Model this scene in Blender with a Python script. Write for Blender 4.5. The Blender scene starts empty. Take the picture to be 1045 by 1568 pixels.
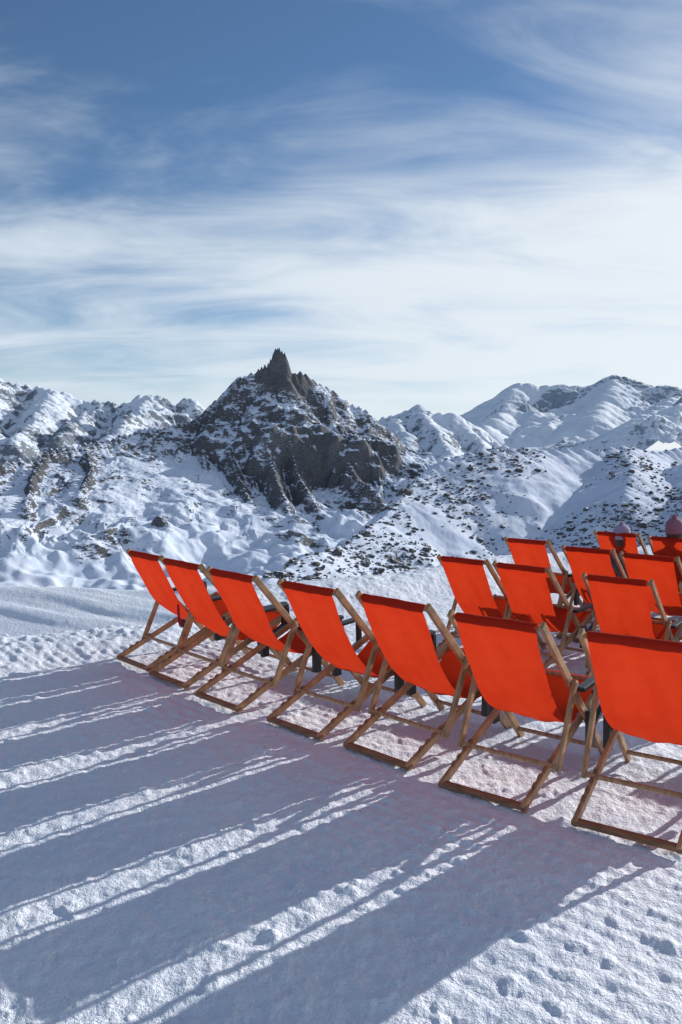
import bpy, bmesh, math, random
import numpy as np
from mathutils import Vector, Matrix
random.seed(7)
rng = np.random.RandomState(11)
S = bpy.context.scene
S.view_settings.view_transform = 'Standard'
S.view_settings.look = 'None'
S.view_settings.exposure = 0

CAM_H = 1.8
PITCH = math.radians(4.68)
F = 1271.0     # focal length in units of the reference survey sheet

def survey(px, py, dist):
    """bearing / elevation read off the photo + a real distance -> world point"""
    u = (px-522.5)/F; v = -(py-784.0)/F
    dy = math.cos(PITCH)+v*math.sin(PITCH)
    dz = -math.sin(PITCH)+v*math.cos(PITCH)
    h = math.hypot(u, dy)
    return (u/h*dist, dy/h*dist, CAM_H+dz/h*dist)

# ---------------------------------------------------------------- noise
def make_perm(seed):
    r = np.random.RandomState(seed); p = r.permutation(256); return np.concatenate([p, p, p])
_g = np.stack([np.cos(np.arange(256)*2.39996), np.sin(np.arange(256)*2.39996)], 1)
def perlin(x, y, seed=0):
    p = make_perm(seed)
    xi = np.floor(x).astype(np.int64); yi = np.floor(y).astype(np.int64)
    xf = x-xi; yf = y-yi; xi &= 255; yi &= 255
    u = xf*xf*xf*(xf*(xf*6-15)+10); v = yf*yf*yf*(yf*(yf*6-15)+10)
    def gr(ix, iy, fx, fy):
        h = p[p[ix]+iy]; return _g[h, 0]*fx+_g[h, 1]*fy
    a = gr(xi, yi, xf, yf); b = gr(xi+1, yi, xf-1, yf)
    c = gr(xi, yi+1, xf, yf-1); d = gr(xi+1, yi+1, xf-1, yf-1)
    return (a+u*(b-a)+v*((c+u*(d-c))-(a+u*(b-a))))*1.5
def fbm(x, y, o=5, seed=0, gain=.5):
    s = 0*x; a = 1.0
    for i in range(o):
        s = s+a*perlin(x*2.03**i+i*7.3, y*2.03**i+i*3.1, seed+i); a *= gain
    return s
def ridged(x, y, o=6, seed=0, gain=.5, pw=1.0):
    s = 0*x; a = 1.0; w = 1.0
    for i in range(o):
        n = (1-1.25*np.abs(perlin(x*2.07**i+i*5.1, y*2.07**i+i*9.7, seed+i)))
        if pw != 1.0: n = np.abs(n)**pw
        s = s+a*n*w; w = np.clip(n*1.3, .15, 1); a *= gain
    return s
def sstep(a, b, x):
    t = np.clip((x-a)/(b-a), 0, 1); return t*t*(3-2*t)

# ---------------------------------------------------------------- node helpers
def new_mat(name):
    m = bpy.data.materials.new(name); m.use_nodes = True
    nt = m.node_tree; nt.nodes.clear()
    out = nt.nodes.new('ShaderNodeOutputMaterial')
    return m, nt, out
def N(nt, t, **kw):
    n = nt.nodes.new(t)
    for k, v in kw.items(): setattr(n, k, v)
    return n
def math_n(nt, op, a, b=None, c=None, clamp=False):
    n = nt.nodes.new('ShaderNodeMath'); n.operation = op; n.use_clamp = clamp
    for i, q in enumerate((a, b, c)):
        if q is None: continue
        if isinstance(q, (int, float)): n.inputs[i].default_value = q
        else: nt.links.new(q, n.inputs[i])
    return n.outputs[0]
def mixc(nt, f, a, b):
    n = nt.nodes.new('ShaderNodeMix'); n.data_type = 'RGBA'
    for i, q in ((0, f), (6, a), (7, b)):
        if isinstance(q, (int, float)): n.inputs[i].default_value = q
        elif isinstance(q, tuple): n.inputs[i].default_value = (*q, 1) if len(q) == 3 else q
        else: nt.links.new(q, n.inputs[i])
    return n.outputs[2]
def noise(nt, vec, scale, detail=6, rough=.55, dist=0.0):
    n = N(nt, 'ShaderNodeTexNoise'); n.inputs['Scale'].default_value = scale
    n.inputs['Detail'].default_value = detail; n.inputs['Roughness'].default_value = rough
    n.inputs['Distortion'].default_value = dist
    nt.links.new(vec, n.inputs['Vector']); return n.outputs['Fac']
def smap(nt, val, a, b, lo=0., hi=1.):
    n = N(nt, 'ShaderNodeMapRange', interpolation_type='SMOOTHSTEP')
    nt.links.new(val, n.inputs[0]); n.inputs[1].default_value = a; n.inputs[2].default_value = b
    n.inputs[3].default_value = lo; n.inputs[4].default_value = hi
    return n.outputs[0]

# ---------------------------------------------------------------- materials
def snow_mat():
    m, nt, out = new_mat('trampled_snow')
    tc = N(nt, 'ShaderNodeTexCoord'); v = tc.outputs['Object']
    p = N(nt, 'ShaderNodeBsdfPrincipled')
    p.inputs['Roughness'].default_value = .65
    p.inputs['Specular IOR Level'].default_value = .2
    n1 = noise(nt, v, 1.3, 3); n2 = noise(nt, v, 22, 4, .7); n3 = noise(nt, v, 95, 3, .7); n4 = noise(nt, v, 7, 3, .6, .6)
    col = mixc(nt, smap(nt, n1, .3, .7), (.71, .775, .89), (.785, .835, .915))
    col = mixc(nt, smap(nt, n3, .60, .85), col, (.66, .715, .825))
    nt.links.new(col, p.inputs['Base Color'])
    h = math_n(nt, 'MULTIPLY_ADD', n2, .8, math_n(nt, 'MULTIPLY', n3, .3))
    h = math_n(nt, 'MULTIPLY_ADD', n4, .8, h)
    b = N(nt, 'ShaderNodeBump'); b.inputs['Strength'].default_value = .8; b.inputs['Distance'].default_value = .034
    nt.links.new(h, b.inputs['Height']); nt.links.new(b.outputs[0], p.inputs['Normal'])
    nt.links.new(p.outputs[0], out.inputs[0]); return m

def mountain_mat(name, sc, thr, k, soft, rockA, rockB, snowA, snowB, bump_d, wA=1., wB=.95, wC=.45, wD=.8):
    m, nt, out = new_mat(name)
    tc = N(nt, 'ShaderNodeTexCoord'); v = tc.outputs['Object']
    geo = N(nt, 'ShaderNodeNewGeometry')
    at = N(nt, 'ShaderNodeAttribute', attribute_name='rock')
    sp = N(nt, 'ShaderNodeSeparateXYZ'); nt.links.new(geo.outputs['Normal'], sp.inputs[0])
    mp = N(nt, 'ShaderNodeMapping'); mp.inputs['Rotation'].default_value = (.35, .55, .4)
    mp.inputs['Scale'].default_value = (.8, .8, 2.4); nt.links.new(v, mp.inputs[0]); sv = mp.outputs[0]
    nA = noise(nt, v, sc, 5, .66, .3); nB = noise(nt, sv, sc*4, 5, .72, .4); nC = noise(nt, sv, sc*16, 4, .72, .3); nD = noise(nt, v, sc*.22, 2)
    val = math_n(nt, 'SUBTRACT', sp.outputs[2], at.outputs['Fac'])
    val = math_n(nt, 'MULTIPLY_ADD', math_n(nt, 'SUBTRACT', nA, .5), k*wA, val)
    val = math_n(nt, 'MULTIPLY_ADD', math_n(nt, 'SUBTRACT', nB, .5), k*wB, val)
    val = math_n(nt, 'MULTIPLY_ADD', math_n(nt, 'SUBTRACT', nC, .5), k*wC, val)
    val = math_n(nt, 'MULTIPLY_ADD', math_n(nt, 'SUBTRACT', nD, .5), k*wD, val)
    mask = smap(nt, val, thr-soft, thr+soft)
    rock = mixc(nt, smap(nt, nC, .35, .65), rockA, rockB)
    rock = mixc(nt, smap(nt, nA, .5, .75), rock, tuple(c*1.3 for c in rockB))
    snow = mixc(nt, smap(nt, nA, .3, .7), snowA, snowB)
    col = mixc(nt, mask, rock, snow)
    p = N(nt, 'ShaderNodeBsdfPrincipled'); p.inputs['Roughness'].default_value = .85
    p.inputs['Specular IOR Level'].default_value = .1
    nt.links.new(col, p.inputs['Base Color'])
    h = math_n(nt, 'ADD', math_n(nt, 'MULTIPLY', nB, 1.0), math_n(nt, 'MULTIPLY', nC, .4))
    h = math_n(nt, 'MULTIPLY', h, math_n(nt, 'SUBTRACT', 1.15, mask))
    b = N(nt, 'ShaderNodeBump'); b.inputs['Strength'].default_value = .8; b.inputs['Distance'].default_value = bump_d
    nt.links.new(h, b.inputs['Height']); nt.links.new(b.outputs[0], p.inputs['Normal'])
    nt.links.new(p.outputs[0], out.inputs[0]); return m

def simple(name, col, rough=.6, var=.25, scale=20, stretch=(1, 1, 1), bump=0.0, bd=.002):
    m, nt, out = new_mat(name)
    tc = N(nt, 'ShaderNodeTexCoord')
    mp = N(nt, 'ShaderNodeMapping'); mp.inputs['Scale'].default_value = stretch
    nt.links.new(tc.outputs['Object'], mp.inputs[0])
    n = noise(nt, mp.outputs[0], scale, 5, .6)
    c = mixc(nt, smap(nt, n, .3, .7), tuple(x*(1-var) for x in col), tuple(min(1, x*(1+var)) for x in col))
    p = N(nt, 'ShaderNodeBsdfPrincipled'); p.inputs['Roughness'].default_value = rough
    nt.links.new(c, p.inputs['Base Color'])
    if bump:
        b = N(nt, 'ShaderNodeBump'); b.inputs['Strength'].default_value = bump; b.inputs['Distance'].default_value = bd
        nt.links.new(n, b.inputs['Height']); nt.links.new(b.outputs[0], p.inputs['Normal'])
    nt.links.new(p.outputs[0], out.inputs[0]); return m

def fabric_mat():
    m, nt, out = new_mat('orange_red_canvas')
    tc = N(nt, 'ShaderNodeTexCoord'); v = tc.outputs['Object']
    info = N(nt, 'ShaderNodeObjectInfo')
    n = noise(nt, v, 5, 4); fine = noise(nt, v, 260, 2)
    r = smap(nt, n, .3, .7)
    dc = mixc(nt, r, (.50, .032, .012), (.56, .042, .015))
    dc = mixc(nt, math_n(nt, 'MULTIPLY', info.outputs['Random'], .35), dc, (.44, .022, .012))
    tcx = mixc(nt, r, (.56, .034, .008), (.62, .046, .010))
    p = N(nt, 'ShaderNodeBsdfPrincipled'); p.inputs['Roughness'].default_value = .85; p.inputs['Specular IOR Level'].default_value = .15
    t = N(nt, 'ShaderNodeBsdfTranslucent')
    nt.links.new(dc, p.inputs['Base Color']); nt.links.new(tcx, t.inputs['Color'])
    wv = N(nt, 'ShaderNodeTexWave', bands_direction='X'); wv.inputs['Scale'].default_value = 180
    nt.links.new(v, wv.inputs[0])
    h = math_n(nt, 'ADD', math_n(nt, 'MULTIPLY', wv.outputs['Fac'], .3), fine)
    b = N(nt, 'ShaderNodeBump'); b.inputs['Strength'].default_value = .35; b.inputs['Distance'].default_value = .0015
    nt.links.new(h, b.inputs['Height']); nt.links.new(b.outputs[0], p.inputs['Normal'])
    mx = N(nt, 'ShaderNodeMixShader'); mx.inputs[0].default_value = .44
    nt.links.new(p.outputs[0], mx.inputs[1]); nt.links.new(t.outputs[0], mx.inputs[2])
    nt.links.new(mx.outputs[0], out.inputs[0]); return m

M_snow = snow_mat()
M_wood = simple('varnished_wood', (.38, .22, .11), .45, .35, 9, (6, 1, 1), .3)
M_wood2 = simple('weathered_wood', (.24, .115, .055), .6, .35, 9, (1, 6, 6), .3)
M_fab = fabric_mat()
M_black = simple('black_plastic', (.018, .018, .02), .4, .2)
M_steel = simple('steel', (.35, .34, .33), .35, .2)
M_redtag = simple('red_strap', (.45, .01, .02), .6, .2)

# ---------------------------------------------------------------- mesh helpers
def mesh_obj(name, verts, faces, mat, smooth=True, parent=None):
    me = bpy.data.meshes.new(name)
    me.from_pydata(verts, [], faces); me.update()
    if mat: me.materials.append(mat)
    if smooth: me.polygons.foreach_set('use_smooth', [True]*len(me.polygons))
    o = bpy.data.objects.new(name, me); S.collection.objects.link(o)
    if parent: o.parent = parent
    return o

def polar_mesh(name, az, r, zfun, mat, close=False, centre=False, bias=None):
    A, R = np.meshgrid(az, r)
    X = R*np.sin(A); Y = R*np.cos(A)
    Z = zfun(X, Y)
    nr, na = A.shape
    co = np.stack([X, Y, Z], -1).reshape(-1, 3)
    idx = np.arange(nr*na).reshape(nr, na)
    if close: idx = np.concatenate([idx, idx[:, :1]], 1)
    q = np.stack([idx[:-1, :-1], idx[1:, :-1], idx[1:, 1:], idx[:-1, 1:]], -1).reshape(-1, 4)
    q = q[:, ::-1]
    me = bpy.data.meshes.new(name)
    nv = len(co); nf = len(q)
    loops = q.reshape(-1); starts = np.arange(nf)*4; tot = np.full(nf, 4)
    if centre:
        co = np.concatenate([co, [[0, 0, float(Z[0].mean())]]]); nv += 1
        t = np.stack([idx[0, :-1], idx[0, 1:], np.full(idx.shape[1]-1, nv-1)], -1)[:, ::-1]
        starts = np.concatenate([starts, nf*4+np.arange(len(t))*3]); tot = np.concatenate([tot, np.full(len(t), 3)])
        loops = np.concatenate([loops, t.reshape(-1)]); nf += len(t)
    me.vertices.add(nv); me.vertices.foreach_set('co', co.reshape(-1).astype(np.float32))
    me.loops.add(len(loops)); me.loops.foreach_set('vertex_index', loops.astype(np.int32))
    me.polygons.add(nf); me.polygons.foreach_set('loop_start', starts.astype(np.int32))
    me.polygons.foreach_set('loop_total', tot.astype(np.int32))
    me.update(calc_edges=True); me.validate()
    me.polygons.foreach_set('use_smooth', np.ones(nf, dtype=bool))
    if bias is not None:
        at = me.attributes.new('rock', 'FLOAT', 'POINT'); at.data.foreach_set('value', bias(X, Y, Z).reshape(-1).astype(np.float32))
    if me.polygons[0].normal.z < 0: me.flip_normals()
    me.materials.append(mat)
    o = bpy.data.objects.new(name, me); S.collection.objects.link(o)
    return o

# ---------------------------------------------------------------- near ground
EA = np.radians([-180, -60, -35, -22, -12, -5, 4, 12, 25, 45, 90, 180])
EY = np.array([6.0, 6.2, 7.0, 7.6, 8.3, 10.2, 11.2, 13.0, 14.5, 16, 20, 30.])
prints = []
for i in range(70):
    a = math.radians(random.uniform(-28, 30)); rr = random.uniform(2.0, 9.5)
    prints.append((rr*math.sin(a), rr*math.cos(a), random.uniform(0, math.pi), random.uniform(.002, .005), random.uniform(.9, 1.2)))
def ground_z(X, Y):
    X = np.asarray(X, float); Y = np.asarray(Y, float)
    A = np.arctan2(X, Y); R = np.hypot(X, Y)
    E = np.interp(A, EA, EY)
    front = np.cos(np.clip(A, -1.2, 1.2))
    D = R*np.where(np.abs(A) < 1.2, front, .36)
    E = E + .20*fbm(X*.55, Y*.55, 3, 3)
    t = D-E
    wl = 1-sstep(math.radians(-8), math.radians(-1.5), A)
    # left: step down to lower piste, then fall away
    zl = .07*np.exp(-((t+.35)/.45)**2) - 2.9*sstep(-.1, 2.6, t) + .24*np.clip(D-11.6, 0, 6.4)
    far = 18.0+.5*fbm(X*.11, Y*.11, 2, 9)
    zl = zl - .55*np.clip(D-far, 0, None)
    # right: gentle dip behind the first row, rough berm, then falls away
    zr = -.12*sstep(6.3, 8.2, X+Y)*np.exp(-(np.clip(t+2, 0, None)/1.5)**2) + .16*np.exp(-((t+.7)/.8)**2) - .40*np.clip(t, 0, None)
    z = wl*zl+(1-wl)*zr
    floor = -136 + 12*fbm(X/260, Y/260, 4, 21)*sstep(500, 900, R)
    floor = np.where(R < 450, np.minimum(floor, -110), floor)
    z = np.maximum(z, floor)
    flat = np.clip(1-np.abs(t+2.4)/60, 0, 1)*(R < 40)
    rough = sstep(-2.0, -.4, t)
    low = wl*sstep(.9, 1.7, t)
    amp = flat*(1-.8*low)
    fd = np.clip(12/np.maximum(R, 1), 0, 1)
    rel = .009*fbm(X*1.1, Y*1.1, 2, 31) + .007*fbm(X*4.2, Y*4.2, 3, 41)*(.7+1.7*rough) + .0075*fbm(X*13, Y*13, 3, 51)*fd
    clod = np.clip(fbm(X*6.5, Y*6.5, 2, 61)-.22, 0, 1)*.04*sstep(-1.5, -.2, t)
    clod = clod + np.clip(fbm(X*8, Y*8, 4, 66, .6)-.35, 0, 1)*.016
    groom = .0035*np.sin((X*.72+Y*.69)*2*math.pi/.085+1.2*fbm(X*.8, Y*.8, 2, 90))*sstep(-.1, .5, fbm(X*.5, Y*.5, 2, 93))*(R < 9)
    z = z + amp*(rel+clod+groom) + .02*fbm(X*.3, Y*.3, 2, 71)*flat
    z = z + low*flat*.08*np.clip(fbm((X*.35+Y*.9)*1.3, (X*.9-Y*.35)*.14, 3, 77), -.4, .7)
    if X.size > 1000:
        for (fx, fy, fa, dp, s) in prints:
            dx = X-fx; dy = Y-fy
            mk = (np.abs(dx) < .3) & (np.abs(dy) < .3)
            if not mk.any(): continue
            ca, sa = math.cos(fa), math.sin(fa)
            u = (dx[mk]*ca+dy[mk]*sa)/(.15*s); v = (-dx[mk]*sa+dy[mk]*ca)/(.06*s)
            q = np.sqrt(u*u+v*v)
            z[mk] += -dp*(1-sstep(.65, 1.0, q)) + dp*.5*np.exp(-((q-1.2)/.2)**2)
    return z
az = np.concatenate([np.radians(np.linspace(-180, -34, 60, endpoint=False)), np.radians(np.linspace(-34, 34, 780)), np.radians(np.linspace(34, 180, 60, endpoint=False))[1:]])
r = np.concatenate([np.geomspace(.5, 1.9, 30, endpoint=False), np.geomspace(1.9, 26, 620, endpoint=False), np.geomspace(26, 20000, 190)])
polar_mesh('snow_ground', az, r, ground_z, M_snow, close=True, centre=True)

# ---------------------------------------------------------------- mountains
def densify(lines, step, jag, seed):
    pts = []
    for li, ln in enumerate(lines):
        sl = ln[0]; P = [np.array(survey(*p)) for p in ln[1:]]
        off = 0
        for a, b in zip(P[:-1], P[1:]):
            n = max(2, int(np.linalg.norm((b-a)[:2])/step))
            for i in range(n):
                q = a+(b-a)*i/n; off += 1
                pts.append((*q, sl))
        pts.append((*P[-1], sl))
    pts = np.array(pts)
    j = fbm(pts[:, 0]/(step*5)+3, pts[:, 1]/(step*5), 4, seed, .65)*jag
    pts[:, 2] += j*(pts[:, 3] < 2)
    return pts
def ridge_height(X, Y, pts, L, s0, s1, nf, nk, seed, foot=None, rnd=0.0):
    """foot = (radius, height) of the valley floor the scree / snow aprons run out to"""
    Z = np.full(X.shape, -1e9); Dm = np.full(X.shape, 1e9); Za = np.full(X.shape, -1e9)
    fac = 1+nk*fbm(X/nf, Y/nf, 4, seed, .55)
    fa = 1+.5*(fac-1)
    for (x, y, z, sl) in pts:
        d = np.hypot(X-x, Y-y)
        np.minimum(Dm, d, out=Dm)
        dd = d*fac
        if rnd and sl < 2: dd = np.sqrt(dd*dd+rnd*rnd)-rnd
        h = z-sl*(s1*dd+(s0-s1)*L*(1-np.exp(-dd/L)))
        np.maximum(Z, h, out=Z)
        if foot and sl < 1.12 and z < 95:
            dz = z-foot[1]
            if dz > 10:
                run = max(60., math.hypot(x, y)-foot[0])
                k = .10+.34*min(1, max(0, dz-130)/150)
                np.maximum(Za, z-k*dz-max((1-k)*dz/run, .33)*d*fa, out=Za)
    if foot: Z = np.maximum(Z, Za)
    return Z, Dm
def az_px(px): return math.atan((px-522.5)/F)

# --- main rocky peak
main_lines = [
 (1.0, (-330, 760, 1050), (-200, 735, 1060), (-90, 722, 1080), (0, 708, 1120), (30, 700, 1140), (70, 690, 1170), (130, 676, 1210), (200, 662, 1260), (245, 654, 1300), (300, 641, 1350), (330, 614, 1380), (356, 594, 1390), (366, 578, 1400), (385, 571, 1400), (404, 562, 1400)),
 (1.0, (404, 562, 1400), (414, 566, 1405), (444, 568, 1405), (468, 570, 1420), (490, 584, 1430), (520, 607, 1440), (560, 625, 1440), (575, 648, 1430), (600, 680, 1420), (640, 735, 1400), (690, 800, 1400)),
 (4.0, (411, 552, 1400), (418, 541, 1400), (422, 531, 1400), (428, 530, 1400)), (3.6, (428, 532, 1400), (436, 537, 1400), (441, 550, 1400)),
 (2.2, (396, 562, 1398), (406, 556, 1398)), (2.2, (446, 568, 1402), (452, 570, 1402)), (2.4, (366, 577, 1398), (369, 574, 1398)), (2.4, (382, 571, 1398), (386, 568, 1398)),
 (1.13, (430, 566, 1395), (452, 600, 1370), (485, 640, 1330), (520, 690, 1270), (548, 728, 1200), (566, 742, 1160), (600, 790, 1120)),
 (1.15, (385, 575, 1395), (368, 630, 1340), (350, 690, 1250), (372, 740, 1150), (400, 800, 1040)),
 (1.15, (452, 600, 1370), (440, 660, 1290), (455, 720, 1190), (490, 785, 1080)),
 (1.15, (404, 570, 1395), (405, 640, 1310), (415, 705, 1200), (440, 775, 1080)),
 (1.15, (330, 618, 1380), (310, 680, 1280), (320, 745, 1160), (340, 800, 1040)),
 (1.12, (245, 656, 1300), (225, 700, 1220), (205, 745, 1110), (190, 790, 1000)),
 (1.12, (130, 678, 1210), (140, 715, 1130), (120, 760, 1020)),
 (1.12, (70, 692, 1170), (50, 725, 1090), (40, 775, 980)),
 (1.12, (290, 645, 1345), (270, 700, 1240), (265, 755, 1120), (255, 800, 1020)),
]
P_main = densify(main_lines, 9, 5, 5)
PK = survey(428, 560, 1400)
def main_z(X, Y):
    Z, Dm = ridge_height(X, Y, P_main, 120, 1.15, .58, 110, .30, 101, (770, -138))
    a = np.clip(Dm/60, .10, 1)
    hi = sstep(-125, -70, Z)
    wx = fbm(X/110, Y/110, 3, 8)*.7
    n = ridged(X/52+wx, Y/170+wx*.5, 5, 111, .5)-1.1
    n2 = ridged((X+Y*.5)/120+wx, (Y-X*.4)/220, 3, 117, .5)-1.1
    Z = Z+(n*12+n2*15)*a*(.12+.88*hi)
    Z = Z+fbm(X/16, Y/16, 4, 131, .6)*1.4*np.clip(Dm/30, .5, 1)*(.12+.88*hi)
    return Z
def main_bias(X, Y, Z):
    d = np.hypot(X-PK[0], Y-PK[1])
    up = np.exp(-(d/36)**2)*.45+np.exp(-(d/300)**2)*.02
    oc = survey(280, 812, 868); do = np.hypot((X-oc[0])/1.6, Y-oc[1])
    big = fbm(X/120, Y/120, 3, 140)*.11
    lo = sstep(-88, -128, Z+34*fbm(X/90, Y/90, 3, 144))
    return up+.07-.34*lo+.40*np.exp(-(do/22)**2)+big
M_main = mountain_mat('alpine_rock_and_snow', .020, .61, .78, .025, (.075, .08, .092), (.15, .15, .155), (.55, .635, .78), (.67, .735, .85), 2.4, .8, 1.3, 1.3, .5)
azs = np.linspace(az_px(-420), az_px(740), 900)
polar_mesh('mountain_peak', azs, np.linspace(640, 1640, 600), main_z, M_main, bias=main_bias)

# --- ranges behind
left_lines = [
 (1.0, (-300, 560, 3300), (-150, 568, 3300), (-60, 572, 3300), (0, 577, 3300), (40, 589, 3300), (85, 600, 3200), (130, 611, 3200), (160, 619, 3100), (190, 612, 3000), (215, 604, 3000), (232, 600, 3000), (252, 604, 3000), (266, 616, 3000), (284, 611, 3000), (300, 612, 3000), (320, 640, 3000), (370, 680, 3000)),
 (1.0, (85, 600, 3200), (70, 622, 2900), (40, 655, 2500), (20, 680, 2200)),
 (1.0, (232, 602, 3000), (205, 640, 2600), (160, 665, 2250)),
 (1.0, (160, 622, 3100), (110, 650, 2600), (90, 670, 2300)),
 (1.0, (0, 580, 3300), (-40, 620, 2800), (-30, 660, 2300)),
]
P_left = densify(left_lines, 26, 24, 15)
def left_z(X, Y):
    Z, Dm = ridge_height(X, Y, P_left, 220, .95, .46, 260, .35, 201, None, 8)
    a = np.clip(Dm/160, .12, 1)
    w = fbm(X/300, Y/300, 3, 209)*.9
    return Z+(ridged(X/170+w, Y/360+w, 5, 211, .5)-1.1)*30*a+(ridged((X-Y)/330+w, Y/500, 3, 219, .5)-1.1)*34*a+fbm(X/45, Y/45, 3, 222, .6)*5
def left_bias(X, Y, Z): return fbm(X/220, Y/220, 3, 240)*.14
M_left = mountain_mat('haze_tinted_rock_and_snow', .010, .67, .62, .04, (.16, .185, .22), (.23, .26, .30), (.60, .68, .80), (.72, .78, .86), 5, .8, 1.2, 1.0, .5)  # aerial haze painted into the base colour: rock made paler and bluer
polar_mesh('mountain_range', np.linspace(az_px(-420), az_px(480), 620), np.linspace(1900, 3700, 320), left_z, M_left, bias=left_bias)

mid_lines = [
 (1.0, (480, 600, 2700), (560, 640, 2600), (600, 636, 2600), (622, 629, 2600), (640, 624, 2600), (655, 632, 2600), (690, 634, 2600), (704, 643, 2600), (722, 655, 2600), (760, 675, 2500), (800, 690, 2500), (900, 720, 2500)),
 (1.0, (640, 626, 2600), (665, 655, 2300), (690, 690, 2000), (660, 720, 1800)),
 (1.0, (600, 638, 2600), (625, 670, 2200), (610, 715, 1900)),
 (1.0, (704, 645, 2600), (735, 675, 2300), (750, 700, 2000)),
]
P_mid = densify(mid_lines, 24, 12, 25)
def mid_z(X, Y):
    Z, Dm = ridge_height(X, Y, P_mid, 200, .85, .42, 220, .35, 301, None, 8)
    a = np.clip(Dm/160, .1, 1)
    w = fbm(X/260, Y/260, 3, 309)*.9
    return Z+(ridged(X/180+w, Y/360+w, 5, 311, .48)-1.1)*30*a+fbm(X/45, Y/45, 3, 322, .6)*3.5
M_mid = mountain_mat('haze_tinted_snow_ridge', .010, .68, .58, .05, (.18, .205, .25), (.25, .285, .33), (.64, .72, .83), (.76, .82, .9), 5, .8, 1.2, 1.0, .9)  # rock colours lifted towards blue to stand in for distance haze
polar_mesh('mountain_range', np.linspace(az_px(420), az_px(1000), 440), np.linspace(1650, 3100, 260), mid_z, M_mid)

far_lines = [
 (1.0, (640, 690, 6500), (690, 660, 6500), (712, 642, 6500), (735, 624, 6500), (752, 614, 6500), (775, 606, 6500), (790, 593, 6500), (800, 590, 6500), (826, 592, 6500), (846, 590, 6500), (858, 586, 6500), (872, 596, 6500), (905, 592, 6500), (918, 584, 6500), (940, 576, 6500), (962, 583, 6500), (990, 588, 6500), (1020, 590, 6400), (1045, 600, 6400), (1100, 590, 6400), (1200, 575, 6400), (1350, 590, 6400)),
 (1.0, (940, 579, 6500), (925, 616, 5800), (900, 650, 4900)),
 (1.0, (790, 595, 6500), (775, 628, 5800), (735, 658, 5000)),
 (1.0, (1045, 604, 6400), (1020, 622, 5000), (985, 645, 4200), (940, 680, 3700)),
 (1.0, (1150, 600, 5000), (1060, 612, 4400), (1030, 630, 4000), (990, 660, 3700)),
]
P_far = densify(far_lines, 40, 34, 35)
def far_rocky(X, Y):
    A = np.arctan2(X, Y)
    return np.clip(sstep(.05, .4, fbm(X/700, Y/700, 2, 433))+sstep(az_px(930), az_px(1010), A)*.8, 0, 1)
def far_z(X, Y):
    Z, Dm = ridge_height(X, Y, P_far, 280, .80, .20, 600, .30, 401, None, 60)
    a = np.clip(Dm/350, .10, 1)
    w = fbm(X/900, Y/900, 4, 409)*1.3
    rocky = far_rocky(X, Y)
    return Z+(ridged(X/620+w, Y/1100+w, 5, 411, .45)-1.1)*(8+46*rocky)*a+fbm(X/600, Y/600, 3, 415)*24*a+fbm(X/90, Y/90, 4, 422, .6)*(4+10*rocky)
def far_bias(X, Y, Z):
    top = sstep(200, 430, Z+60*fbm(X/300, Y/300, 3, 444))
    return .18*far_rocky(X, Y)-.14+.14*top
M_far = mountain_mat('haze_tinted_distant_glacier', .0050, .72, .48, .05, (.27, .33, .41), (.36, .42, .50), (.70, .78, .88), (.80, .86, .93), 8, .8, 1.1, .9, 1.0)  # palest blue rock of the ranges: air haze is put into the colour
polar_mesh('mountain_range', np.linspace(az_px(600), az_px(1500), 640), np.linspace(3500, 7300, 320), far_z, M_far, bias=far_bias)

# --- near rocky hill on the right
hill_lines = [
 (1.0, (1500, 690, 300), (1250, 688, 280), (1120, 690, 250), (1045, 684, 235), (1000, 690, 225), (955, 681, 215), (915, 690, 210), (870, 688, 205), (830, 692, 200), (800, 684, 195), (760, 684, 190), (720, 692, 185), (685, 702, 180), (650, 722, 172), (612, 742, 163), (580, 762, 152), (545, 786, 140), (510, 812, 128), (470, 838, 115), (430, 864, 102), (395, 890, 92), (350, 930, 80)),
 (1.0, (955, 690, 205), (968, 712, 185), (955, 765, 160)),
 (1.0, (1060, 700, 200), (1100, 740, 170), (1150, 790, 140)),
]
P_hill = densify(hill_lines, 3, .6, 45)
hA = np.array(survey(660, 722, 176))[:2]; hB = np.array(survey(395, 890, 92))[:2]
hd = (hA-hB)/np.linalg.norm(hA-hB); hn = np.array([-hd[1], hd[0]])
if hn[0] > 0: hn = -hn
def hill_side(X, Y): return (X-hB[0])*hn[0]+(Y-hB[1])*hn[1]
def hill_z(X, Y):
    Z, Dm = ridge_height(X, Y, P_hill, 25, .46, .42, 40, .18, 501)
    Z = Z-.9*np.clip(hill_side(X, Y)-1.0, 0, None)
    a = np.clip(Dm/22, .12, 1)
    w = fbm(X/25, Y/25, 3, 515)*.6
    Z = Z+(ridged(X/30+w, Y/60+w, 4, 511, .42)-1.1)*1.3*a
    return Z+fbm(X/5, Y/5, 4, 522, .6)*.17
def hill_rocky(X, Y): return fbm(X/14, Y/26, 4, 601)+.45*fbm(X/45, Y/45, 2, 607)+.45*np.exp(-((hill_side(X, Y)+4)/9)**2)
def hill_bias(X, Y, Z): return .24*np.clip(hill_rocky(X, Y), -.8, .8)-.04
M_hill = mountain_mat('rocky_snow_slope', .16, .59, .66, .03, (.05, .053, .06), (.13, .125, .12), (.55, .63, .78), (.68, .74, .85), .3, .8, .9, .9, .8)
polar_mesh('rocky_hill', np.linspace(az_px(300), az_px(1700), 860), np.linspace(66, 330, 520), hill_z, M_hill, bias=hill_bias)

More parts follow.
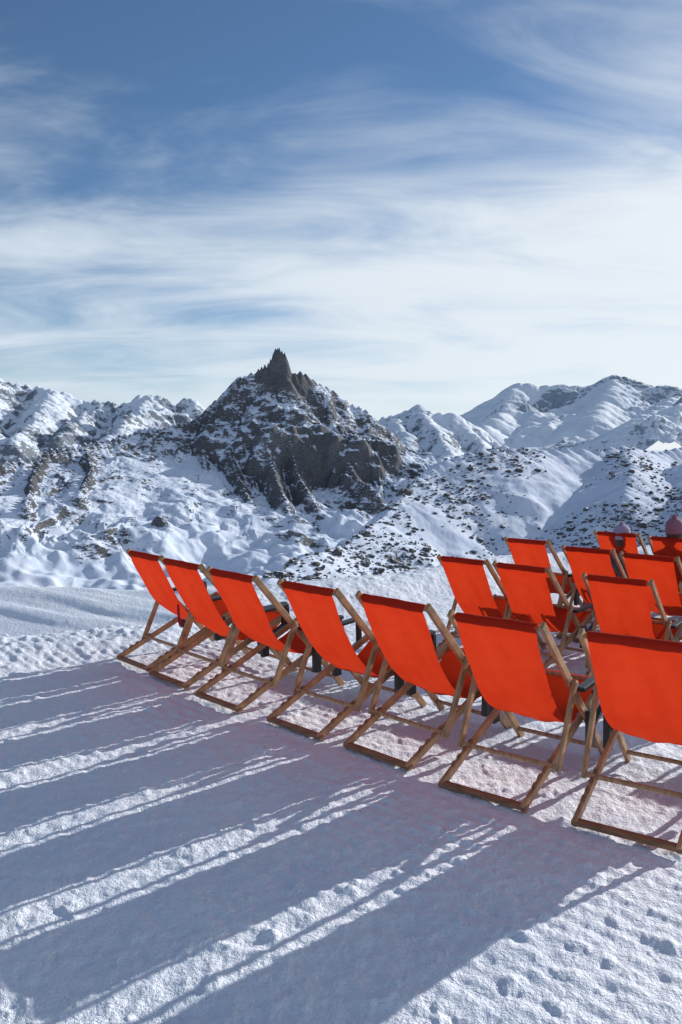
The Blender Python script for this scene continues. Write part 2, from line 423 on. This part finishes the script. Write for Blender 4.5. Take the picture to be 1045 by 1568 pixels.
bm = bmesh.new(); bmesh.ops.create_icosphere(bm, subdivisions=2, radius=1)
bv = np.array([v.co[:] for v in bm.verts]); bf = np.array([[v.index for v in f.verts] for f in bm.faces]); bm.free()
n = 17000
ra = rng.uniform(az_px(400), az_px(1250), n); rr = rng.uniform(95, 232, n)
bx = rr*np.sin(ra); by = rr*np.cos(ra)
dens = hill_rocky(bx, by)
keep = (dens > .18+rng.uniform(-.5, .4, n)) & (hill_side(bx, by) < 2)
bx = bx[keep]; by = by[keep]; bz = hill_z(bx, by)
V = []; Fc = []; o = 0
for x, y, z in zip(bx, by, bz):
    s = min(1.1, .07+rng.exponential(.13)); c = bv.copy()
    d = rng.normal(size=(3, 3)); 
    for k in range(3): c += .14*np.sin(2.4*(bv@d[k])+k)[:, None]*bv
    c = np.round(c*2.2)/2.2*.5+c*.5
    c = c*np.array([rng.uniform(.8, 1.5), rng.uniform(.7, 1.2), rng.uniform(.55, 1.0)])*s
    th = rng.uniform(0, 6.28); R2 = np.array([[math.cos(th), -math.sin(th), 0], [math.sin(th), math.cos(th), 0], [0, 0, 1]])
    V.append(c@R2.T+[x, y, z+s*.1]); Fc.append(bf+o); o += len(bv)
V = np.concatenate(V); Fc = np.concatenate(Fc)
M_rock = mountain_mat('boulder_rock', .9, .80, .35, .05, (.055, .057, .062), (.14, .135, .13), (.66, .72, .82), (.76, .80, .88), .15)
mesh_obj('boulders', V.tolist(), Fc.tolist(), M_rock, smooth=False)

# ---------------------------------------------------------------- deck chairs
def add_box(bm, p0, p1, x, w, t, ext=0.0):
    a = Vector((x, p0[0], p0[1])); b = Vector((x, p1[0], p1[1]))
    d = (b-a).normalized(); a -= d*ext; b += d*ext
    nrm = Vector((1, 0, 0)).cross(d)
    vs = []
    for q in (a, b):
        for sx, sn in ((-1, -1), (1, -1), (1, 1), (-1, 1)):
            vs.append(bm.verts.new(q+Vector((sx*w/2, 0, 0))+nrm*sn*t/2))
    for f in ((3, 2, 1, 0), (4, 5, 6, 7), (0, 1, 5, 4), (1, 2, 6, 5), (2, 3, 7, 6), (3, 0, 4, 7)):
        bm.faces.new([vs[i] for i in f])
def add_rod(bm, c, x0, x1, rad, seg=12):
    ring = []
    for x in (x0, x1):
        ring.append([bm.verts.new((x, c[0]+rad*math.cos(k*2*math.pi/seg), c[1]+rad*math.sin(k*2*math.pi/seg))) for k in range(seg)])
    for k in range(seg):
        bm.faces.new((ring[0][k], ring[0][(k+1) % seg], ring[1][(k+1) % seg], ring[1][k]))
    bm.faces.new(ring[0][::-1]); bm.faces.new(ring[1])
def bm_mesh(name, bm, mat):
    bmesh.ops.recalc_face_normals(bm, faces=bm.faces)
    me = bpy.data.meshes.new(name); bm.to_mesh(me); bm.free(); me.materials.append(mat); return me
TOP = (.12, .90); FOOT = (.95, .02); REAR = (0, .03); FRONT = (.97, .435)
def lerp(a, b, t): return (a[0]+(b[0]-a[0])*t, a[1]+(b[1]-a[1])*t)
bm = bmesh.new()
for sx in (-1, 1): add_box(bm, TOP, FOOT, sx*.262, .024, .044, .02)
add_rod(bm, lerp(TOP, FOOT, .012), -.26, .26, .015); add_rod(bm, lerp(TOP, FOOT, .93), -.26, .26, .013)
me_back = bm_mesh('back_frame', bm, M_wood)
bm = bmesh.new()
for sx in (-1, 1): add_box(bm, REAR, FRONT, sx*.234, .024, .042, .02)
add_rod(bm, FRONT, -.235, .235, .015)
me_seat = bm_mesh('seat_frame', bm, M_wood)
bm = bmesh.new()
add_box(bm, (-.022, .026), (.022, .026), 0, .50, .026)
for sx in (-1, 1):
    for tt in (.1, .16, .22, .28):
        q = lerp(REAR, FRONT, tt); add_box(bm, (q[0], q[1]+.018), (q[0]+.028, q[1]+.032), sx*.234, .022, .026)
me_rear = bm_mesh('rear_crossbar', bm, M_wood2)
bm = bmesh.new()
PIV = lerp(TOP, FOOT, .40); LOW = (.27, .155)
for sx in (-1, 1): add_box(bm, PIV, LOW, sx*.288, .022, .038, .022)
add_rod(bm, LOW, -.287, .287, .014)
me_strut = bm_mesh('support_strut', bm, M_wood)
bm = bmesh.new()
CR = (.672, .315)
for sx in (-1, 1):
    add_rod(bm, CR, sx*.21, sx*.283, .009); add_rod(bm, PIV, sx*.24, sx*.305, .009)
me_bolt = bm_mesh('pivot_bolts', bm, M_steel)
bm = bmesh.new()
for sx in (-1, 1):
    x = sx*.292
    a0 = lerp(TOP, FOOT, .44); z = a0[1]
    add_box(bm, (a0[0], z), (.90, z+.03), x+sx*.012, .05, .026)
    add_box(bm, (.885, z+.02), (.89, .36), x, .034, .034)
    add_box(bm, (.89, .37), (.66, .255), x, .03, .03)
    add_box(bm, (.66, .36), (.665, .17), x, .036, .065)
me_arm = bm_mesh('armrest', bm, M_black)

def catmull(pts, n):
    P = [Vector((0, *p)) for p in pts]; P = [P[0]*2-P[1]]+P+[P[-1]*2-P[-2]]; out = []
    for i in range(1, len(P)-2):
        for k in range(n):
            t = k/n
            out.append(.5*((2*P[i])+(P[i+1]-P[i-1])*t+(2*P[i-1]-5*P[i]+4*P[i+1]-P[i+2])*t*t+(-P[i-1]+3*P[i]-3*P[i+1]+P[i+2])*t**3))
    out.append(P[-2]); return out
def fabric_mesh(seed, occupied=False):
    r = random.Random(seed)
    j = lambda a: r.uniform(-a, a)
    sag = j(.02)-(.03 if occupied else 0)
    prof = [(.155, .885), (.135, .915), (.100, .897), (.118, .86), (.165, .76), (.235, .63+j(.012)), (.325, .49+j(.015)), (.43, .375+sag*.6), (.55, .295+sag), (.67, .272+sag), (.79, .305+sag*.8), (.89, .36+sag*.3), (.965, .412), (.99, .435), (.97, .455)]
    C = catmull(prof, 6); nx = 24; verts = []; faces = []
    ph = r.uniform(0, 6)
    for i, c in enumerate(C):
        t = i/(len(C)-1); w = .236-.012*math.sin(math.pi*t)+.002*math.sin(9*t+ph)
        for k in range(nx+1):
            u = k/nx*2-1
            belly = -.016*(1-u*u)*math.sin(math.pi*min(1, max(0, (t-.2)/.8)))
            wr = .0032*math.sin(5*u+7*t+ph)*math.sin(math.pi*t)+.0024*math.sin(11*u-17*t+ph*2)*math.sin(math.pi*t)
            e1 = abs(u)**3*.004*math.sin(30*t+4*u+ph)*math.exp(-((t-.3)/.15)**2)
            verts.append((u*w, c.y+belly*.6+wr+e1, c.z+belly*.8+wr))
    for i in range(len(C)-1):
        for k in range(nx):
            a = i*(nx+1)+k; faces.append((a, a+1, a+nx+2, a+nx+1))
    me = bpy.data.meshes.new('fabric_sling'); me.from_pydata(verts, [], faces); me.update(); me.materials.append(M_fab)
    me.polygons.foreach_set('use_smooth', [True]*len(me.polygons)); return me
FABS = [fabric_mesh(i) for i in range(6)]; FAB_OCC = fabric_mesh(31, True)

def child(name, me, parent, bevel=0.0, solid=0.0):
    o = bpy.data.objects.new(name, me); S.collection.objects.link(o); o.parent = parent
    if bevel:
        b = o.modifiers.new('bevel', 'BEVEL'); b.width = bevel; b.segments = 2; b.limit_method = 'ANGLE'
    return o
chair_count = 0
def chair(tx, ty, yaw, occupied=False, z=None):
    global chair_count
    y = math.radians(yaw); fw = Vector((math.sin(y), math.cos(y), 0)); rt = Vector((math.cos(y), -math.sin(y), 0))
    c = Vector((tx, ty, 0))+rt*.262-fw*.12
    e = bpy.data.objects.new('deck_chair', None); S.collection.objects.link(e)
    m = c+fw*.45
    gz = float(ground_z(np.array([m.x]), np.array([m.y]))[0])*.9 if z is None else z
    e.location = (c.x, c.y, gz); e.rotation_euler = (random.uniform(-.012, .012), random.uniform(-.012, .012), -y)
    e.empty_display_size = .2
    child('back_frame', me_back, e, .005); child('seat_frame', me_seat, e, .005); child('support_strut', me_strut, e, .005)
    child('rear_crossbar', me_rear, e, .004); child('pivot_bolts', me_bolt, e, .0015); child('armrest', me_arm, e, .005)
    child('fabric_sling', FAB_OCC if occupied else FABS[chair_count % 6], e)
    chair_count += 1
    return e
front = [(-1.777, 6.90, 47), (-1.402, 6.43, 46), (-.954, 5.89, 45), (-.392, 5.355, 45), (.101, 4.889, 44), (.588, 4.338, 39), (1.153, 3.90, 35)]
chairs = [chair(*p, z=.0) for p in front]
K = 1.14; ZR = -.125
for p in [(.785, 6.58, 45), (1.16, 6.21, 45), (1.665, 5.625, 40), (2.18, 5.25, 40), (2.75, 4.8, 40),
          (1.575, 7.86, 45), (1.95, 7.21, 44), (2.30, 6.76, 43), (2.86, 6.35, 42)]:
    chairs.append(chair(p[0]*K, p[1]*K, p[2], z=ZR))
occ1 = chair(2.61*K, 8.45*K, 43, True, ZR); occ2 = chair(2.98*K, 7.98*K, 41, True, ZR); occ3 = chair(3.5*K, 7.5*K, 42, False, ZR)

e = chairs[0]
bm = bmesh.new(); add_box(bm, (.30, .50), (.31, .36), .20, .006, .022); add_box(bm, (.31, .37), (.33, .32), .20, .012, .036)
child('red_strap', bm_mesh('red_strap', bm, M_redtag), e, .002)

# ---------------------------------------------------------------- people
M_skin = simple('skin', (.55, .33, .24), .5, .08, 12)
M_hair = simple('hair', (.05, .03, .02), .6, .3, 40, (1, 1, .2), .5)
def skin_chain(name, joints, edges, mat, parent, root=0, sub=2):
    me = bpy.data.meshes.new(name); me.from_pydata([j[:3] for j in joints], edges, []); me.update()
    o = bpy.data.objects.new(name, me); S.collection.objects.link(o); o.parent = parent
    me.materials.append(mat)
    o.modifiers.new('skin', 'SKIN')
    for i, j in enumerate(joints):
        sv = me.skin_vertices[0].data[i]; rx = j[3]; ry = j[4] if len(j) > 4 else rx
        sv.radius = (rx, ry); sv.use_root = (i == root)
    o.modifiers['skin'].use_smooth_shade = True
    s = o.modifiers.new('sub', 'SUBSURF'); s.levels = sub; s.render_levels = sub
    return o
def head_mesh(parent, c, tilt, mskin):
    bm = bmesh.new(); bmesh.ops.create_uvsphere(bm, u_segments=32, v_segments=24, radius=1)
    for v in bm.verts:
        x, y, z = v.co
        w = .078*(1-.22*max(0, -z)**1.2); X = x*w; Y = y*.098; Z = z*.118
        if y > 0:
            Y += .010*max(0, -z-.1)
            Y += .028*math.exp(-((x/.16)**2))*math.exp(-(((z+.12)/.17)**2))
            Y -= .012*math.exp(-(((abs(x)-.36)/.16)**2))*math.exp(-(((z-.08)/.12)**2))
            Y += .007*math.exp(-((x/.3)**2))*math.exp(-(((z+.47)/.07)**2))
            Y += .006*math.exp(-(((z-.24)/.08)**2))
        v.co = (X, Y, Z)
    for sx in (-1, 1):
        r = bmesh.ops.create_uvsphere(bm, u_segments=10, v_segments=8, radius=1)
        for v in r['verts']:
            v.co = Vector((sx*.078+v.co.x*.008, -.008+v.co.y*.018, -.005+v.co.z*.031))
    me = bpy.data.meshes.new('head'); bm.to_mesh(me); bm.free(); me.materials.append(mskin)
    me.polygons.foreach_set('use_smooth', [True]*len(me.polygons))
    h = bpy.data.objects.new('head', me); S.collection.objects.link(h); h.parent = parent; h.location = c; h.rotation_euler = tilt
    bm = bmesh.new()
    for sx in (-1, 1):
        r = bmesh.ops.create_uvsphere(bm, u_segments=12, v_segments=8, radius=.012)
        for v in r['verts']: v.co += Vector((sx*.029, .083, .009))
    ey = bpy.data.meshes.new('eyes'); bm.to_mesh(ey); bm.free(); ey.materials.append(M_black)
    oe = bpy.data.objects.new('eyes', ey); S.collection.objects.link(oe); oe.parent = h
    return h
def person(ch, jacket, trousers, hat, dz=0.0, dx=0.0, pom=True):
    e = bpy.data.objects.new('seated_person', None); S.collection.objects.link(e)
    e.location = ch.location; e.rotation_euler = ch.rotation_euler
    mj = simple('jacket', jacket, .7, .15, 14, bump=.3, bd=.01); mt = simple('ski_trousers', trousers, .7, .15, 14)
    mh = simple('knit_hat', hat, .9, .3, 60, (1, 1, 3), .8, .006)
    J = [(dx, .57, .40+dz, .15, .11), (dx, .45, .50+dz, .15, .11), (dx, .34, .64+dz, .165, .11), (dx, .27, .76+dz, .13, .09), (dx, .245, .83+dz, .055, .055), (dx, .235, .88+dz, .05, .05)]
    E = [(0, 1), (1, 2), (2, 3), (3, 4), (4, 5)]
    for sx in (-1, 1):
        b = len(J)
        J += [(dx+sx*.16, .30, .73+dz, .062), (dx+sx*.235, .42, .58+dz, .052), (dx+sx*.235, .62, .545, .038), (dx+sx*.225, .66, .545, .03)]
        E += [(3, b), (b, b+1), (b+1, b+2), (b+2, b+3)]
    skin_chain('jacket', J, E, mj, e)
    J = [(dx, .56, .38+dz, .13, .11)]; E = []
    for sx in (-1, 1):
        b = len(J); J += [(dx+sx*.09, .62, .39+dz, .088), (dx+sx*.11, .98, .53+dz*.5, .066), (dx+sx*.11, 1.22, .22, .052), (dx+sx*.11, 1.28, .13, .05)]
        E += [(0, b), (b, b+1), (b+1, b+2), (b+2, b+3)]
    skin_chain('trousers', J, E, mt, e)
    for sx in (-1, 1):
        skin_chain('boot', [(dx+sx*.11, 1.28, .15, .06), (dx+sx*.11, 1.29, .06, .06, .05), (dx+sx*.12, 1.42, .05, .055, .04), (dx+sx*.125, 1.50, .045, .045, .03)], [(0, 1), (1, 2), (2, 3)], M_black, e)
        px = dx+sx*.225
        G = [(px, .655, .545, .03), (px, .73, .548, .036, .018)]; EE = [(0, 1)]
        for k, ln in enumerate((.060, .075, .080, .072)):
            b = len(G); ox = (k-1.5)*.019
            G += [(px+ox, .745, .55, .010), (px+ox*1.1, .745+ln*.6, .548, .009), (px+ox*1.1, .745+ln, .528, .008)]
            EE += [(1, b), (b, b+1), (b+1, b+2)]
        b = len(G); G += [(px-sx*.035, .70, .55, .011), (px-sx*.052, .735, .55, .010), (px-sx*.052, .765, .54, .009)]; EE += [(0, b), (b, b+1), (b+1, b+2)]
        skin_chain('glove', G, EE, M_black, e, sub=1)
    h = head_mesh(e, (dx, .235, .965+dz), (.28, 0, 0), M_skin)
    bm = bmesh.new(); bmesh.ops.create_uvsphere(bm, u_segments=32, v_segments=20, radius=1)
    for v in bm.verts:
        x, y, z = v.co; v.co = (x*.086, y*.104-.014, z*.112-.006)
    bmesh.ops.delete(bm, geom=[v for v in bm.verts if v.co.y > .03 and v.co.z < .055], context='VERTS')
    me = bpy.data.meshes.new('hair'); bm.to_mesh(me); bm.free(); me.materials.append(M_hair)
    me.polygons.foreach_set('use_smooth', [True]*len(me.polygons))
    o = bpy.data.objects.new('hair', me); S.collection.objects.link(o); o.parent = h
    bm = bmesh.new(); prof = [(.100, .005), (.104, .012), (.104, .050), (.099, .056), (.100, .075), (.095, .10), (.080, .128), (.055, .148), (.025, .157), (.001, .159)]
    seg = 56; rings = []
    for rad, z in prof:
        rings.append([bm.verts.new(((rad+(.002 if k % 2 else -.001)*(rad > .02))*.92*math.cos(k*2*math.pi/seg), (rad+(.002 if k % 2 else -.001)*(rad > .02))*1.08*math.sin(k*2*math.pi/seg)-.006, z)) for k in range(seg)])
    for i in range(len(rings)-1):
        for k in range(seg): bm.faces.new((rings[i][k], rings[i][(k+1) % seg], rings[i+1][(k+1) % seg], rings[i+1][k]))
    me = bpy.data.meshes.new('knit_hat'); bm.to_mesh(me); bm.free(); me.materials.append(mh)
    me.polygons.foreach_set('use_smooth', [True]*len(me.polygons))
    o = bpy.data.objects.new('knit_hat', me); S.collection.objects.link(o); o.parent = h; o.location = (0, -.006, .0); o.rotation_euler = (-.12, 0, 0)
    if pom:
        bm = bmesh.new(); bmesh.ops.create_icosphere(bm, subdivisions=3, radius=.026)
        for v in bm.verts: v.co *= 1+random.uniform(-.14, .14); v.co.z += .172
        me = bpy.data.meshes.new('pompom'); bm.to_mesh(me); bm.free(); me.materials.append(mh)
        q = bpy.data.objects.new('pompom', me); S.collection.objects.link(q); q.parent = o
    return e
person(occ1, (.03, .035, .05), (.02, .02, .025), (.32, .28, .40), -.12, .02)
person(occ2, (.05, .02, .03), (.02, .02, .025), (.26, .12, .17), -.0, -.02)

# ---------------------------------------------------------------- light
SUN_AZ = math.radians(51); SUN_EL = math.radians(20.5)
sd = Vector((math.sin(SUN_AZ)*math.cos(SUN_EL), math.cos(SUN_AZ)*math.cos(SUN_EL), math.sin(SUN_EL)))
L = bpy.data.lights.new('sun', 'SUN'); L.energy = 5.0; L.angle = math.radians(.5); L.color = (1, .955, .89)
lo = bpy.data.objects.new('sun', L); S.collection.objects.link(lo); lo.rotation_euler = sd.to_track_quat('Z', 'Y').to_euler(); lo.location = (20, 20, 30)

W = bpy.data.worlds.new('World'); S.world = W; W.use_nodes = True
nt = W.node_tree; nt.nodes.clear()
out = nt.nodes.new('ShaderNodeOutputWorld'); bg = nt.nodes.new('ShaderNodeBackground'); bg.inputs[1].default_value = .1
sky = N(nt, 'ShaderNodeTexSky', sky_type='NISHITA'); sky.sun_disc = False
sky.sun_elevation = SUN_EL; sky.sun_rotation = SUN_AZ; sky.altitude = 2000; sky.air_density = 1.0; sky.dust_density = .4; sky.ozone_density = 2.8
tc = N(nt, 'ShaderNodeTexCoord'); sp = N(nt, 'ShaderNodeSeparateXYZ'); nt.links.new(tc.outputs['Generated'], sp.inputs[0])
zz = math_n(nt, 'MAXIMUM', sp.outputs[2], 0.0)
den = math_n(nt, 'ADD', zz, .26)
cb = N(nt, 'ShaderNodeCombineXYZ')
nt.links.new(math_n(nt, 'DIVIDE', sp.outputs[0], den), cb.inputs[0]); nt.links.new(math_n(nt, 'DIVIDE', sp.outputs[1], den), cb.inputs[1])
def mapped(rot, sc, loc=(0, 0, 0)):
    m = N(nt, 'ShaderNodeMapping'); m.inputs['Rotation'].default_value = (0, 0, rot); m.inputs['Scale'].default_value = sc; m.inputs['Location'].default_value = loc
    nt.links.new(cb.outputs[0], m.inputs[0]); return m.outputs[0]
n1 = noise(nt, mapped(.5, (.9, 1.3, 1), (3.1, 1.7, 0)), 1.1, 5, .52, .5)
n2 = noise(nt, mapped(-1.0, (.9, 2.4, 1), (1.1, .3, 0)), 1.7, 6, .58, .8)
n3 = noise(nt, mapped(0.1, (.35, 1.8, 1), (5, 8, 0)), 1.7, 4, .5, .3)
band = smap(nt, zz, .42, .17, 0, .50)
low = smap(nt, zz, .14, .02, 0, .18)
right = math_n(nt, 'MULTIPLY', smap(nt, sp.outputs[0], -.40, .45, -.14, .32), smap(nt, zz, .48, .25, .45, 1))
f = math_n(nt, 'ADD', math_n(nt, 'ADD', band, low), right)
f = math_n(nt, 'MULTIPLY_ADD', math_n(nt, 'SUBTRACT', n1, .5), 1.2, f)
f = math_n(nt, 'MULTIPLY_ADD', math_n(nt, 'SUBTRACT', n2, .5), 1.5, f)
f = math_n(nt, 'MULTIPLY_ADD', math_n(nt, 'SUBTRACT', n3, .5), .7, f)
f = math_n(nt, 'ADD', f, .12)
f = smap(nt, f, -.15, 1.06, .04, .97)
cl = mixc(nt, smap(nt, sp.outputs[0], -.4, .5), (7.0, 7.9, 8.8), (8.4, 9.0, 9.5))
hs = N(nt, 'ShaderNodeHueSaturation'); hs.inputs['Saturation'].default_value = 1.14; nt.links.new(sky.outputs[0], hs.inputs['Color'])
col = mixc(nt, f, hs.outputs[0], cl)
nt.links.new(col, bg.inputs[0]); nt.links.new(bg.outputs[0], out.inputs[0])

# ---------------------------------------------------------------- camera
cd = bpy.data.cameras.new('camera'); cam = bpy.data.objects.new('camera', cd); S.collection.objects.link(cam)
cd.sensor_fit = 'VERTICAL'; cd.sensor_height = 22.2; cd.sensor_width = 14.8; cd.lens = 18.0
cd.clip_start = .05; cd.clip_end = 40000
cam.location = (0, 0, CAM_H); cam.rotation_euler = (math.pi/2-PITCH, 0, 0)
S.camera = cam
